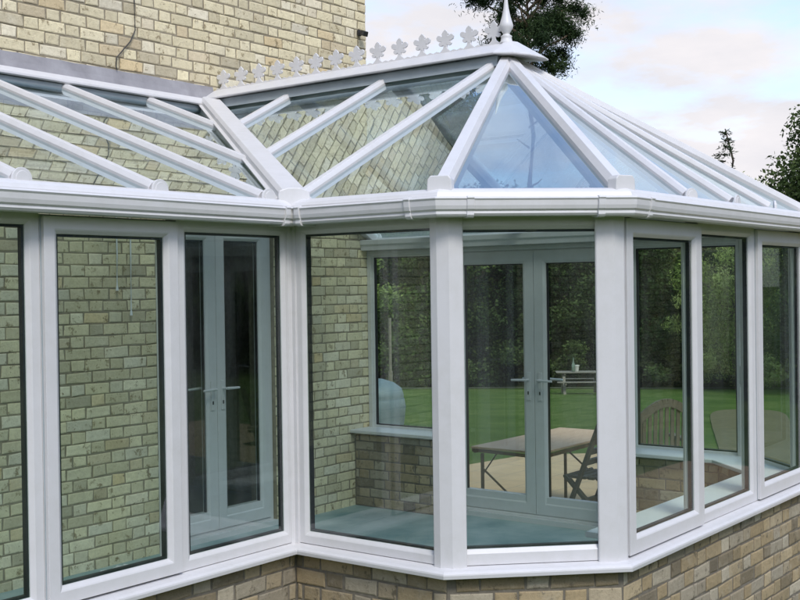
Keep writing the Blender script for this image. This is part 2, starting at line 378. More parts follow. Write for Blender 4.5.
# ------------------------------------------------------------------ windows
FP = lambda fw, d=.07, pr=0: [(0,pr), (fw-.02,pr), (fw-.014,pr-.003), (fw-.001,pr-.013), (fw,pr-.018), (fw,-.05), (fw-.012,-.058), (fw-.02,-d), (0,-d)]
def window(wl, u0, u1, z0=.0, z1=1.56, fw=.058, sash=False, gm=None, sm=.070):
    mb = MB(); ring(mb, wl, u0, u1, z0, z1, FP(fw))
    fr = mb.build('window', M_white, cons, .0012); parent = fr; a = fw
    if sash:
        mb = MB(); o = .006; s = [( .0,.020), (sm-.021,.020), (sm-.015,.017), (sm-.001,.004), (sm,-.0), (sm,-.045), (sm-.012,-.06), (.0,-.06)]
        s = [(d+o, w) for d, w in s]; s[-1] = (.03, -.06); s = [(o,.001)] + s[:-1] + [(.03,-.06),(.03,.001)]
        ring(mb, wl, u0, u1, z0, z1, s); mb.build('sash', M_white, fr, .0015); a = sm + o
        mb = MB(); ring(mb, wl, u0, u1, z0, z1, [(.001,.0012), (o+.001,.0012), (o+.001,.0005), (.001,.0005)]); mb.build('sash_seal', M_grey, fr)
        mb = MB(); um = (u0+u1)/2                                   # inside handle
        mb.add([wl.p(u0+.03+x, .75+z, w) for w in (-.071,-.082) for x, z in ((0,-.05),(.025,-.05),(.025,.05),(0,.05))], [(0,1,2,3),(4,5,6,7),(0,1,5,4),(1,2,6,5),(2,3,7,6),(3,0,4,7)])
        wbox(mb, wl, u0+.034, u0+.052, .64, .76, -.11, -.083); mb.build('handle', M_white, fr, .003)
    pw = 0.0 if sash else -.015
    mb = MB(); ring(mb, wl, u0, u1, z0, z1, [(a-.004, pw-.003), (a+.010, pw-.003), (a+.010, pw-.026), (a-.004, pw-.026)])
    mb.build('glazing_seal', M_black, fr)
    mb = MB(); mb.add([wl.p(u, z, pw) for u, z in ((u0+a-.003, z0+a-.003), (u1-a+.003, z0+a-.003), (u1-a+.003, z1-a+.003), (u0+a-.003, z1-a+.003))], [(0,1,2,3)])
    mb.build('pane', gm or M_glass, fr)
    return fr
# front range of the lean-to
window(A, -2.190, -1.443); w2 = window(A, -1.441, -.742, z1=1.545, sash=True); window(A, -.740, -.004, fw=.062)
window(A, XL+.002, -2.192, sash=True, z1=1.545)
window(G, .01, 1.20); window(G, 1.202, H-.07)
window(Bw, .024, b-.002)
window(Cw, .010, LC-.010, fw=.07)
DW = W-2*c
window(D, .047, .904, z1=1.545, sash=True, sm=.083); window(D, .906, 1.702, fw=.066); window(D, 1.704, DW-.004, sash=True, z1=1.545, sm=.083)
window(Ew, .012, LC-.012)
window(Fw, .002, b-.035); window(Fw, b+1.575, b+H-.004)
# head filler strips above sashes, hidden behind the gutter
mb = MB(); mb.path(PLAN, [(-.002,1.5602), (-.002,1.60), (-.068,1.60), (-.068,1.5602)]); mb.build('head_rail', M_white, cons)
# corner posts
def post(poly, z0=-.012, z1=1.575):
    mb = MB(); n = len(poly); vs = [(x, y, z) for z in (z0, z1) for x, y in poly]
    mb.add(vs, [(i, (i+1) % n, (i+1) % n+n, i+n) for i in range(n)] + [tuple(range(n)), tuple(range(2*n-1, n-1, -1))])
    return mb.build('corner_post', M_white, cons, .004)
def corner(wl1, L1, wl2, e1, e2, w=.016):
    pts = [wl1.p(L1-e1, 0, .001), wl1.p(L1-e1, 0, w-.004), wl1.p(L1-e1+.006, 0, w), wl1.p(L1-.022, 0, w+.004), wl2.p(.022, 0, w+.004), wl2.p(e2-.006, 0, w), wl2.p(e2, 0, w-.004), wl2.p(e2, 0, .001),
           wl2.p(e2-.03, 0, -.002), wl2.p(.02, 0, -.09), wl1.p(L1-.02, 0, -.09), wl1.p(L1-e1+.03, 0, -.002)]
    post([(p.x, p.y) for p in pts])
corner(Bw, b, Cw, .064, .088); corner(Cw, LC, D, .108, .044); corner(D, DW, Ew, .05, .08); corner(Ew, LC, Fw, .08, .05)
post([(-.03,.012), (-.03,-.004), (-.004,-.012), (-.012,-.004), (-.012,-.03), (.02,-.03), (.07,.07), (.0,.07)])
post([(XL-.012,-.012), (XL+.03,-.012), (XL+.03,.0), (XL+.07,.07), (XL,.03), (XL-.012,.03)])

# ------------------------------------------------------------------ French doors
def french(root, wl, u0, u1, z0, z1, um, glassm, leafz=.045, sides=(-1,)):
    mb = MB(); ring(mb, wl, u0, u1, z0, z1, FP(.05)); wbox(mb, wl, u0-.01, u1+.01, z0-.05, z0+.02, -.11, .05)
    fr = mb.build('french_door', M_white, root, .0015)
    for ua, ub, hs in ((u0+.04, um-.002, 1), (um+.002, u1-.04, -1)):
        mb = MB(); st = .100
        prof = [(0,.012), (st-.02,.012), (st-.004,.002), (st,-.004), (st,-.05), (st-.02,-.062), (0,-.062)]
        ring(mb, wl, ua, ub, z0+leafz, z1-.045, prof); wbox(mb, wl, ua+st-.03, ub-st+.03, z0+leafz+st-.02, z0+leafz+st+.04, -.055, .006)
        lf = mb.build('door_leaf', M_white, fr, .0015)
        mb = MB(); q = [(ua+st-.004, z0+leafz+st+.02), (ub-st+.004, z0+leafz+st+.02), (ub-st+.004, z1-.041-st), (ua+st-.004, z1-.041-st)]
        mb.add([wl.p(u, z, -.01) for u, z in q], [(0,1,2,3)]); mb.build('door_pane', glassm, fr)
        mb = MB(); ring(mb, wl, ua, ub, z0+leafz, z1-.045, [(st-.003,-.012), (st+.008,-.012), (st+.008,-.034), (st-.003,-.034)]); mb.build('glazing_seal', M_black, fr)
        hu = ub-.05 if hs > 0 else ua+.05; hz = FZ+1.115
        for s in (1, -1):
            w0 = .012 if s > 0 else -.062
            mb = MB(); wbox(mb, wl, hu-.016, hu+.016, hz-.16, hz+.06, min(w0, w0+s*.009), max(w0, w0+s*.009))
            p0 = wl.p(hu, hz, w0); p1 = wl.p(hu, hz, w0+s*.05); p2 = wl.p(hu-hs*.012, hz, w0+s*.052); p3 = wl.p(hu-hs*.13, hz-.003, w0+s*.05)
            mb.tube([p0, p1], .010); mb.tube([p1, p2, p3], [.010,.011,.009])
            mb.build('handle', M_white, fr, .002)
            mb = MB(); wbox(mb, wl, hu-.005, hu+.005, hz-.115, hz-.09, min(w0+s*.0092, w0+s*.013), max(w0+s*.0092, w0+s*.013)); mb.build('lock', M_black, fr)
    return fr
fd = french(cons, Fw, b-.033, b+1.573, FZ+.02, 1.56, b+.77, M_door_glass)
hd = french(house, Wall((0,H+.035), (1,0)), DX0+.005, DX1-.005, FZ+.02, 1.755, 1.826, M_door_glass)
hd['label'] = 'white glazed double doors set in the brick wall'

# ------------------------------------------------------------------ eaves, gutter
mb = MB()
eb = [(-.002,1.602), (.0,1.642), (-.03,1.644), (-.155,1.652), (-.16,1.648), (-.16,1.612), (-.15,1.60), (-.148,1.562), (-.09,1.560), (-.075,1.602)]
mb.path(PLAN, eb); mb.build('eaves_beam', M_white, cons, .002)
GUT = [(.0,1.548), (.086,1.543), (.100,1.546), (.107,1.556), (.105,1.566), (.113,1.574), (.117,1.59), (.118,1.612), (.123,1.620), (.118,1.627), (.104,1.629), (.094,1.630), (.092,1.636), (.085,1.650), (.072,1.661), (.050,1.668), (.02,1.672), (.0,1.672), (-.02,1.655), (-.02,1.648)]
mb = MB(); mb.path(PLAN, GUT); gt = mb.build('gutter', M_trim, cons)
def grow(prof, e):
    return [(w+e if w > .01 else w, z - (e*.7 if z < 1.56 else 0) + (e*.3 if z > 1.6 else 0)) for w, z in prof if z < 1.631]
def along(p, q, d):
    v = (Vector(q)-Vector(p)).normalized(); r_ = Vector(p)+v*d; return (r_.x, r_.y)
for i in range(1, 7):
    P, Q, R_ = PLAN[i-1], PLAN[i], PLAN[i+1]; s = .16 if i == 2 else .115
    mb = MB(); mb.path([along(Q,P,s), Q, along(Q,R_,s)], grow(GUT, .004))
    for a0, a1, tgt in ((s-.026, s+.006, P), (s-.026, s+.006, R_)):
        pp = [along(Q,tgt,a1), along(Q,tgt,a0)]
        if tgt is R_: pp = pp[::-1]
        mb.path(pp, grow(GUT, .010))
    mb.build('gutter_corner', M_trim, cons, .002)

# ------------------------------------------------------------------ roof
def lz(y): return EZ + (LT-EZ)*y/H
def sz(x): return EZ + (HUB.z-EZ)*(x if x <= XR else (W-x)*XR/(W-XR))/XR
VK = (HUB.z-EZ)/XR / ((LT-EZ)/H)     # valley: y = VK * x
def pane(pts):
    mb = MB(); mb.add(pts, [tuple(range(len(pts)))]); return mb.build('roof_pane', M_roof_glass, cons)
LB = [XL+.03, -2.24, -1.55, -.87, -.205, .455, 1.15]
xs = LB + [H/VK]
for x0, x1 in zip(xs[:-1], xs[1:]):
    lo = lambda x: max(-.03, VK*x)
    pts = [(x0, lo(x0))]
    if x0 < 0 < x1: pts.append((0, 0))
    pts.append((x1, lo(x1)))
    if lo(x1) < H-.01: pts.append((x1, H))
    pts.append((x0, H)); pane([(x, y, lz(y)) for x, y in pts])
SB = [1.622, .783, -.055]
ys = [H] + SB
for y1, y0 in zip(ys[:-1], ys[1:]):
    pane([(max(-.03,y0/VK), y0, sz(max(-.03,y0/VK))), (XR, y0, HUB.z), (XR, y1, HUB.z), (y1/VK, y1, sz(y1/VK))])
    pane([(W+.03, y0, sz(W+.03)), (XR, y0, HUB.z), (XR, y1, HUB.z), (W+.03, y1, sz(W+.03))])
pane([(-.03, SB[2], sz(-.03)), (XR, SB[2], HUB.z), HUB, (-.03, -b-.01, sz(-.03))]); pane([(W+.03, SB[2], sz(W+.03)), (XR, SB[2], HUB.z), HUB, (W+.03, -b-.01, sz(W+.03))])
pane([HUB, (0,-b,EZ), (c,YD,EZ)]); pane([HUB, (W,-b,EZ), (W-c,YD,EZ)])
DB = [1.305, 1.897, 2.478]; dx = [c] + DB + [W-c]
for x0, x1 in zip(dx[:-1], dx[1:]): pane([HUB, (x0,YD,EZ), (x1,YD,EZ)])
RP = lambda w, hh: [(-w,-.05), (w,-.05), (w,.012), (w-.003,.018), (w*.62,hh), (-w*.62,hh), (-w+.003,.018), (-w,.012)]
def rafter(p0, p1, nrm, w=.031, hh=.034, name='rafter', cap=True, capr=.044):
    p0 = Vector(p0); p1 = Vector(p1); d = (p1-p0).normalized(); nrm = Vector(nrm).normalized()
    mb = MB(); mb.sweep(p0, p1, RP(w, hh), nrm); o = mb.build(name, M_trim, cons, .002)
    if cap:                                                     # rounded closing plate standing on the eaves trim
        hd_ = Vector((d.x, d.y, 0)).normalized(); sd = hd_.cross(Vector((0,0,1)))
        prof = [(-capr,-.05)] + [(-capr*cos(a)*1.0, .002+ (capr*.98)*sin(a)) for a in [pi*i/10 for i in range(11)]] + [(capr,-.05)]
        q = p0 - hd_*.045
        mb = MB(); mb.sweep(q, q+hd_*.012, prof); mb.sweep(q-hd_*.004, q, [(x*.72, z*.8-.004) for x, z in prof]); mb.build('end_cap', M_trim, o, .002)
    return o
nl = Vector((0,-(LT-EZ),H)).normalized(); nsl = Vector((-(HUB.z-EZ),0,XR)).normalized(); nsr = Vector((HUB.z-EZ,0,W-XR)).normalized()
for x in LB:
    y0 = max(-.01, VK*x+.05)
    rafter((x, y0, lz(y0)), (x, H-.02, lz(H-.02)), nl, cap=(y0 < 0))
for y in SB:
    x0 = y/VK+.05 if y > .1 else -.0
    rafter((x0, y, sz(x0)), (XR-.03, y, sz(XR-.03)), nsl, cap=False)
    rafter((W+.005, y, EZ), (XR+.03, y, sz(XR+.03)), nsr)
rafter((W+.005, H-.035, EZ), (XR+.03, H-.035, sz(XR+.03)), nsr)
def hip(p, n1, n2, cap=True):
    p = Vector(p); d = Vector((p.x-HUB.x, p.y-HUB.y, 0)).normalized(); s = p + d*.02; s.z -= .012
    return rafter(s, HUB, (Vector(n1)+Vector(n2)), .041, .044, 'hip_rafter', False), d, p
nd = Vector((0,-(HUB.z-EZ),HUB.y-YD)).normalized()
def tri_n(a, q): n_ = (Vector(a)-HUB).cross(Vector(q)-HUB).normalized(); return n_ if n_.z > 0 else -n_
nc = tri_n((0,-b,EZ), (c,YD,EZ)); ne = tri_n((W,-b,EZ), (W-c,YD,EZ))
for p, n1, n2, out in (((0,-b,EZ), nsl, nc, (-.924,-.383)), ((c,YD,EZ), nc, nd, (-.383,-.924)), ((W-c,YD,EZ), nd, ne, (.383,-.924)), ((W,-b,EZ), ne, nsr, (.924,-.383))):
    o, d, q = hip(p, n1, n2)
    o2 = Vector((*out, 0)); e = q + o2*.060; e.z = 1.628; mb = MB()   # stepped end block
    mb.sweep(e - o2*.06, e, [(-.058,0), (.058,0), (.053,.082), (.040,.098), (-.040,.098), (-.053,.082)]); mb.build('end_cap', M_trim, o, .004)
for x in DB:
    q = Vector((x,YD,EZ)); rafter(q, q.lerp(HUB, .93), nd, capr=.04)
# valley
mb = MB(); v0 = Vector((-.075,-.09,1.695)); v1 = Vector((H/VK-.01, H-.02, LT+.075)); d = (v1-v0).normalized(); up = Vector((0,0,1))
mb.sweep(v0, v1, [(-.080,-.085), (-.080,-.03), (-.098,-.03), (-.098,-.022), (-.076,-.020), (-.072,.004), (-.055,.022), (.055,.022), (.072,.004), (.076,-.020), (.098,-.022), (.098,-.03), (.080,-.03), (.080,-.085)], up)
vo = mb.build('valley', M_trim, cons, .003)
hd_ = Vector((d.x,d.y,0)).normalized(); q = v0 - hd_*.012; mb = MB()
mb.sweep(q, q+hd_*.011, [(-.070,-.085), (.070,-.085), (.078,-.01), (.072,.014), (.03,.028), (-.03,.028), (-.072,.014), (-.078,-.01)]); mb.build('end_cap', M_trim, vo, .004)
# lean-to wall plate
mb = MB(); mb.sweep((XL,H,0), (H/VK-.03,H,0), [(.0,2.50), (.03,2.50), (.035,2.583), (.085,2.579), (.092,2.588), (.09,2.602), (.02,2.648), (.0,2.656)])
mb.build('wall_plate', M_trim, cons, .002)
mb = MB(); mb.sweep((XL+.05,H-.002,0), (H/VK-.06,H-.002,0), [(.034,2.535), (.060,2.535), (.066,2.576), (.034,2.576)]); mb.build('plate_flange', M_grey, cons)
# ridge
RZ = HUB.z + .014
mb = MB(); pr = [(-.135,RZ+.010), (-.150,RZ+.004), (-.155,RZ+.016), (-.14,RZ+.030), (-.05,RZ+.082), (-.028,RZ+.092), (.028,RZ+.092), (.05,RZ+.082), (.14,RZ+.030), (.155,RZ+.016), (.150,RZ+.004), (.135,RZ+.010)]
mb.sweep((XR,H-.01,0), (XR,HUB.y,0), pr)
n = 8; rim = []
cap0 = Vector((XR,HUB.y,0))
for k in range(7):
    a = pi + pi*k/6; rim.append((XR + .165*cos(a)*(1.3 if 1<k<6 else 1), HUB.y + .26*sin(a)*(1 if 0 < k < 6 else 0)))
dz = [0, -.012, -.03, -.036, -.03, -.012, 0]; vs = [(x,y,RZ+.004+q) for (x, y), q in zip(rim, dz)] + [(x,y,RZ+.014+q) for (x, y), q in zip(rim, dz)] + [(XR+(x-XR)*.28, HUB.y+(y-HUB.y)*.28, RZ+.0925) for x, y in rim]
m_ = len(rim); fs = []
for k in range(m_-1): fs += [(k,k+1,m_+k+1,m_+k), (m_+k,m_+k+1,2*m_+k+1,2*m_+k)]
fs += [tuple(range(2*m_, 3*m_)), tuple(range(m_-1,-1,-1)), (0,m_,2*m_,3*m_-1,2*m_-1,m_-1)]
mb.add(vs, fs); ro = mb.build('ridge', M_trim, cons, .003)
mb = MB(); mb.sweep((XR,H-.05,0), (XR,HUB.y,0), [(-.125,RZ-.062), (.125,RZ-.062), (.11,RZ+.004), (-.11,RZ+.004)]); mb.build('ridge_flange', M_grey, cons)
# cresting: a strip of fleur shapes cut from sheet
mb = MB(); T = .006; CZ = RZ+.088
def plate(poly, y0):
    vs = [(XR+t, y0+u, CZ+z) for t in (-T, T) for u, z in poly]; n = len(poly)
    mb.add(vs, [tuple(range(n)), tuple(range(2*n-1,n-1,-1))] + [(i, (i+1) % n, (i+1) % n+n, i+n) for i in range(n)])
def disc(u, z, r, y0, k=12, sx=1): plate([(u+r*sx*cos(2*pi*i/k), z+r*sin(2*pi*i/k)) for i in range(k)], y0)
nfl = 14; yA = H-.07; stp = (yA-(HUB.y+.095))/(nfl-1)
for i in range(nfl):
    y0 = yA - stp*i
    plate([(-stp/2,0), (stp/2,0), (stp/2,.016), (stp*.36,.024), (stp*.22,.016), (.018,.034), (.010,.05), (-.010,.05), (-.018,.034), (-stp*.22,.016), (-stp*.36,.024), (-stp/2,.016)], y0)
    hf = [(.010,.046), (.010,.058), (.020,.051), (.032,.053), (.038,.062), (.034,.071), (.022,.076), (.036,.077), (.048,.085), (.051,.098), (.044,.108), (.032,.109), (.020,.101), (.016,.103), (.020,.113), (.012,.126), (0,.136)]
    hf = [(u*1.32, .046+(z-.046)*1.22) for u, z in hf]
    plate(hf + [(-u, z) for u, z in hf[-2::-1]], y0)
mb.build('cresting', M_trim, ro, .0015, seg=1)
mb = MB(); mb.lathe((XR, HUB.y+.005, RZ+.088), [(.045,0), (.045,.012), (.036,.018), (.032,.04), (.036,.048), (.024,.056), (.019,.063), (.024,.070), (.040,.098), (.043,.112), (.038,.130), (.025,.175), (.016,.22), (.009,.285), (.004,.335), (.001,.35)], 24)
mb.build('finial', M_trim, ro, smooth=True)

# ------------------------------------------------------------------ setting
def sheet(name, pts, z, m, kind='structure'):
    mb = MB(); mb.add([(x,y,z) for x, y in pts], [tuple(range(len(pts)))]); o = mb.build(name, m); tag(o, kind=kind); return o
SLD = (cos(RAD(28)), sin(RAD(28)))
def gz(x, y):
    t = (x+4.156)*SLD[0] + (y+3.832)*SLD[1]
    return GZ - .0625*min(max(t-13, 0), 36)
mb = MB(); vs = []
for t in (-700, 13, 49, 900):
    for w in (-900, 900):
        x = -4.156 + t*SLD[0] - w*SLD[1]; y = -3.832 + t*SLD[1] + w*SLD[0]; vs.append((x, y, gz(x, y)))
mb.add(vs, [(0,1,3,2),(2,3,5,4),(4,5,7,6)]); tag(mb.build('ground', M_lawn), kind='structure')
ins = [(XL+.1,H+.27), (XL+.1,.1), (.1,.1), (.1,-b+.05), (c+.05,YD+.1), (W-c-.05,YD+.1), (W-.1,-b+.05), (W-.1,H+.27)]
mb = MB(); n = len(ins); mb.add([(x,y,z) for z in (GZ-.05, FZ) for x, y in ins], [tuple(range(n-1,-1,-1)), tuple(range(n,2*n))] + [(i,(i+1) % n,(i+1) % n+n,i+n) for i in range(n)])
tag(mb.build('floor', M_floor), kind='structure')
pat = [(W+.0,-4.5), (8.2,-4.5)] + [(8.2-.1*sin(i*.8), -4.0+i*.62) for i in range(8)] + [(8.3,1.6), (8.25,2.6), (7.6,3.3), (6.0,3.55), (3.7,3.6)]
sheet('patio', pat, GZ+.006, M_pave)
# pale path along the foot of the trees
mb = MB()
def arc(r0, r1, a0, a1, z, n=40):
    vs = []
    for i in range(n+1):
        a = RAD(a0+(a1-a0)*i/n); wob = .35*sin(i*.7)+.2*sin(i*1.9)
        vs += [(-4.23+(r0+wob)*cos(a), -3.84+(r0+wob)*sin(a), gz(-4.23+(r0+wob)*cos(a), -3.84+(r0+wob)*sin(a))+z), (-4.23+(r1+wob)*cos(a), -3.84+(r1+wob)*sin(a), gz(-4.23+(r1+wob)*cos(a), -3.84+(r1+wob)*sin(a))+z)]
    mb.add(vs, [(2*i,2*i+1,2*i+3,2*i+2) for i in range(n)])
arc(45.6, 46.5, 2, 60, .03); tag(mb.build('path', M_path), kind='structure')

# ------------------------------------------------------------------ planting
def _pd(px, d):
    a = RAD(37.3093 - math.degrees(math.atan((px-400)/1149.52))); return (-4.1562+d*cos(a), -3.8317+d*sin(a))
mb = MB(); vs = []
drive = ((11.6,700,905), (12.6,718,850), (13.2,721,825), (14.6,719,801), (16.3,716,797), (18.5,713,794), (20,711,792), (21.5,710,790), (23,709,788), (24.5,709,786), (25.6,711,783), (26.4,715,778), (27,722,770), (27.3,732,758))
for d_, l_, r_ in drive:
    for px in (l_, r_): x, y = _pd(px, d_); vs.append((x, y, gz(x, y)+.02))
mb.add(vs, [(2*i,2*i+1,2*i+3,2*i+2) for i in range(len(drive)-1)]); tag(mb.build('gravel_drive', M_gravel), kind='structure')
def crown_mesh(clumps, n, size, asp, seed, droop=0, soft=False):
    """leaf-sized faces spread through the volume of many clumps"""
    r = random.Random(seed); mb = MB(); tot = sum(q[1][0]*q[1][1]+q[1][2]*q[1][0] for q in clumps)
    for (cx,cy,cz), (rx,ry,rz), tone in clumps:
        k = int(n*(rx*ry+rz*rx)/tot)
        for _ in range(k):
            a = r.uniform(0,2*pi); z = r.uniform(-1,1); q = math.sqrt(1-z*z); rad = min(1.75, abs(r.gauss(0,.62))+.12) if soft else r.random()**.38 * r.uniform(.8,1.12)
            p = Vector((cx+rx*q*cos(a)*rad, cy+ry*q*sin(a)*rad, cz+rz*z*rad))
            d1 = Vector((r.gauss(0,1), r.gauss(0,1), r.gauss(0,.7)-droop)).normalized(); d2 = d1.cross(Vector((r.gauss(0,1), r.gauss(0,1), r.gauss(0,1)))).normalized()
            s = size*r.uniform(.6,1.4); e = d1*s; f = d2*s*asp
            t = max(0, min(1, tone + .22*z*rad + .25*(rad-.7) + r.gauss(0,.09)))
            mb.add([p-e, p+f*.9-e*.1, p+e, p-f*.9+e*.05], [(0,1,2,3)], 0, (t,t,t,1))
    return mb
def limb(mb, p, q, r0, r1, r, n=5, jit=1.0):
    p = Vector(p); q = Vector(q); L_ = (q-p).length
    pts = [p.lerp(q, i/n) + Vector((r.gauss(0,.03), r.gauss(0,.03), r.gauss(0,.02)))*L_*jit*(1 if 0 < i < n else 0) for i in range(n+1)]
    mb.tube(pts, [r0+(r1-r0)*i/n for i in range(n+1)], 7)
def broad(name, seed, h, rad, leafm, n=38000, size=.047, base=.18, asp=.6, droop=0):
    r = random.Random(seed); t = MB(); limb(t, (0,0,-.1), (r.uniform(-.2,.2), r.uniform(-.2,.2), h*.62), .05*h*.5, .05, r, 6)
    cl = []; nb = 26
    for i in range(nb):
        z = h*(base+(1-base)*(i+.5)/nb); f = (z/h-base)/(1-base); R_ = rad*(.55+1.1*f-1.45*f*f)*r.uniform(.72,1.12); a = i*2.4+r.uniform(-.4,.4)
        d = R_*r.uniform(.45,.85); cc = (d*cos(a), d*sin(a), z); k = rad*r.uniform(.26,.42)
        cl.append((cc, (k, k, k*r.uniform(.55,.85)), r.uniform(.25,.75)))
        if i % 2 == 0: limb(t, (0,0,max(.3,z-h*.22)), cc, .05, .012, r, 4)
    for i in range(14): a = r.uniform(0,2*pi); z = h*(base+r.uniform(0,.75)); cl.append(((rad*.9*cos(a)*r.uniform(.7,1.1), rad*.9*sin(a)*r.uniform(.7,1.1), z), (rad*.16,rad*.16,rad*.12), r.uniform(.4,.95)))
    return t, crown_mesh(cl, n, size, asp, seed+1, droop)
PROTO = {}
def proto(key, pair, leafm):
    t, cr = pair; PROTO[key] = (t, cr, leafm)
def plant(key, name, label, loc, rz, scale, group=None, cat='tree'):
    root = thing(name, label, cat, loc, rz, group); root.scale = scale if isinstance(scale, tuple) else (scale,)*3
    t, cr, lm = PROTO[key]
    if isinstance(t, MB):
        a = local('trunk', t, M_pinebark if key == 'pine' else M_bark, root, smooth=True); q = local('crown', cr, lm, root); PROTO[key] = (a.data, q.data, lm)
    else:
        for nm, me in (('trunk', t), ('crown', cr)):
            o = bpy.data.objects.new(nm, me); COL.objects.link(o); o.parent = root
    return root
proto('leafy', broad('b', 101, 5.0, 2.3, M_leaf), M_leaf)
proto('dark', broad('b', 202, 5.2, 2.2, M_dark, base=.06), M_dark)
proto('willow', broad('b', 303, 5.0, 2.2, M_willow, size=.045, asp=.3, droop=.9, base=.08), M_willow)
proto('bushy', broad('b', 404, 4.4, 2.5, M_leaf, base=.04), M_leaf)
# Scots pine: bare leader with flat pads of needles
r = random.Random(77); t = MB(); limb(t, (0,0,-.1), (.25,.1,10.3), .13, .035, r, 9, .25)
for i in range(7): a = i*2.1; z = 3.6+.45*i; limb(t, (.08,.04,z), (.5*cos(a), .5*sin(a), z+.18), .03, .012, r, 3); cl = []
for i in range(54):
    f = i/53; z = 6.9+4.4*f; a = i*2.4+r.uniform(-.5,.5); R_ = (1.65*(1-f)**.45+.45)*r.uniform(.35,1.08); cc = (.2+R_*cos(a), R_*sin(a), z+.15*R_)
    limb(t, (.12,.05,z-.35), cc, .055*(1.2-f), .012, r, 4)
    for q in range(4):
        e = (cc[0]+r.uniform(-.5,.5), cc[1]+r.uniform(-.5,.5), cc[2]+r.uniform(-.12,.22)); k = r.uniform(.30,.52)
        cl.append((e, (k, k, k*.62), r.uniform(.2,.7)))
proto('pine', (t, crown_mesh(cl, 110000, .06, .22, 78, 0, True)), M_pine)
# small spruce
r = random.Random(79); t = MB(); limb(t, (0,0,-.1), (0,0,5.6), .1, .012, r, 8); cl = []
for i in range(30):
    f = i/29; z = .9+4.6*f; R_ = 1.35*(1-f)+.05
    for q in range(4 if f < .8 else 2):
        a = i*1.3+q*1.57+r.uniform(-.3,.3); e = (R_*.62*cos(a), R_*.62*sin(a), z-.1*R_); k = .12+.26*R_
        cl.append((e, (k,k,.10+.08*R_), r.uniform(.2,.7)))
        limb(t, (0,0,z), (R_*cos(a), R_*sin(a), z-.16*R_), .018, .004, r, 3)
proto('spruce', (t, crown_mesh(cl, 16000, .05, .22, 80, 0, True)), M_pine)

CAMP = Vector((-4.1562,-3.8317,1.2371)); YAW = 37.3093
def polar(px, dist): a = RAD(YAW - math.degrees(math.atan((px-400)/1149.52))); x = CAMP.x+dist*cos(a); y = CAMP.y+dist*sin(a); return (x, y, gz(x, y))
plant('pine', 'pine_tree', 'tall dark pine with ragged crown rising behind the roof finial', polar(532, 45), .4, (1.10,1.10,1.74))
plant('pine', 'pine_tree', 'dark pine behind the house mirrored in the roof glass left of the front hip', (14.9,13.9,gz(14.9,13.9)), 2.0, (1.35,1.35,1.62))
plant('spruce', 'spruce_tree', 'small spruce tip showing just above the sloping roof edge', polar(727, 55), 0, (2.3,2.3,2.03))
plant('dark', 'broadleaf_tree', 'dark leafy tree beyond the roof at the picture edge', polar(846, 40), 1.0, (1.5,1.5,1.74))
plant('willow', 'willow_tree', 'light green drooping tree seen through the sliding side window', polar(737, 45.5), 0, (1.25,1.25,1.44), 'trees along the garden edge')
rows = [('dark', 380, 27.5, .82, 'dark tree beyond the lawn behind the barbecue cover'), ('bushy', 430, 25.5, .90, 'green bushy tree showing beside the wide bay post'),
        ('dark', 484, 25, .80, 'dark tree framed in the left leaf of the garden doors'), ('bushy', 530, 27.5, .95, 'bushy tree behind the meeting stiles of the garden doors'),
        ('dark', 578, 25.5, .78, 'dark tree behind the picnic table on the lawn'), ('dark', 648, 25.0, .74, 'dark tree seen through the bay opening window'),
        ('bushy', 682, 26.5, .85, 'green bushy tree just beside the drooping willow'), ('bushy', 776, 24.5, .86, 'bushy tree seen through the end side window'), ('dark', 835, 26, .9, 'dark tree past the end of the side windows')]
for i, (k, px, d_, s, lb) in enumerate(rows):
    nm = 'dark_tree' if k == 'dark' else 'bushy_tree'
    plant(k, nm, lb, polar(px, d_*1.93), i*1.7, (s*2.0,s*2.0,s*1.93), 'trees along the garden edge')
# the wood behind the garden, one mass; then a hedge added for reflections
r = random.Random(9); cl = []
def mass(a0, a1, r0, r1, hmax, n, zb=GZ, kk=1):
    for i in range(n):
        a = RAD(r.uniform(a0,a1)); R_ = r.uniform(r0,r1); z = zb + hmax*r.random()**.8
        k = r.uniform(.7,1.5)*kk; cl.append(((CAMP.x+R_*cos(a), CAMP.y+R_*sin(a), z), (k,k,k*.7), r.uniform(.15,.7)))
mass(2, 46, 56, 63, 6.4, 260, -3.1, 1.9)
wood = crown_mesh(cl, 30000, .33, .6, 10).build('woodland', M_dark); tag(wood, 'dark mass of woodland behind the garden trees', 'woodland', kind='stuff')
cl = []; mass(-76, 2, 22, 29, 7.0, 460); mass(95, 285, 16, 22, 4.2, 520)  # unseen hedge ring, added so panes reflect dark foliage instead of bright sky
cm_ = crown_mesh(cl, 110000, .20, .75, 12)
for a0, a1, R_, hh in ((-76, 2, 29, 6.3), (95, 285, 22, 4.0)):  # dark core sheet closes sky gaps in the added hedge's reflection
    n = 60; vs = []
    for i in range(n+1):
        a = RAD(a0+(a1-a0)*i/n); q = R_+.8*sin(i*1.3); top = GZ+hh*(1+.10*sin(i*.9)+.07*sin(i*2.3))
        for f in (0, .35, .7, 1): vs.append((CAMP.x+(q+.5*f)*cos(a), CAMP.y+(q+.5*f)*sin(a), GZ+(top-GZ)*f))
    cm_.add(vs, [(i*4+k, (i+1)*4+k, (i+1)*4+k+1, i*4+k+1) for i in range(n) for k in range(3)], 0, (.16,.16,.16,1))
wood = cm_.build('reflection_hedge', M_leaf); tag(wood, 'unseen hedge mass added to darken the window reflections', 'reflection_hedge', kind='stuff')

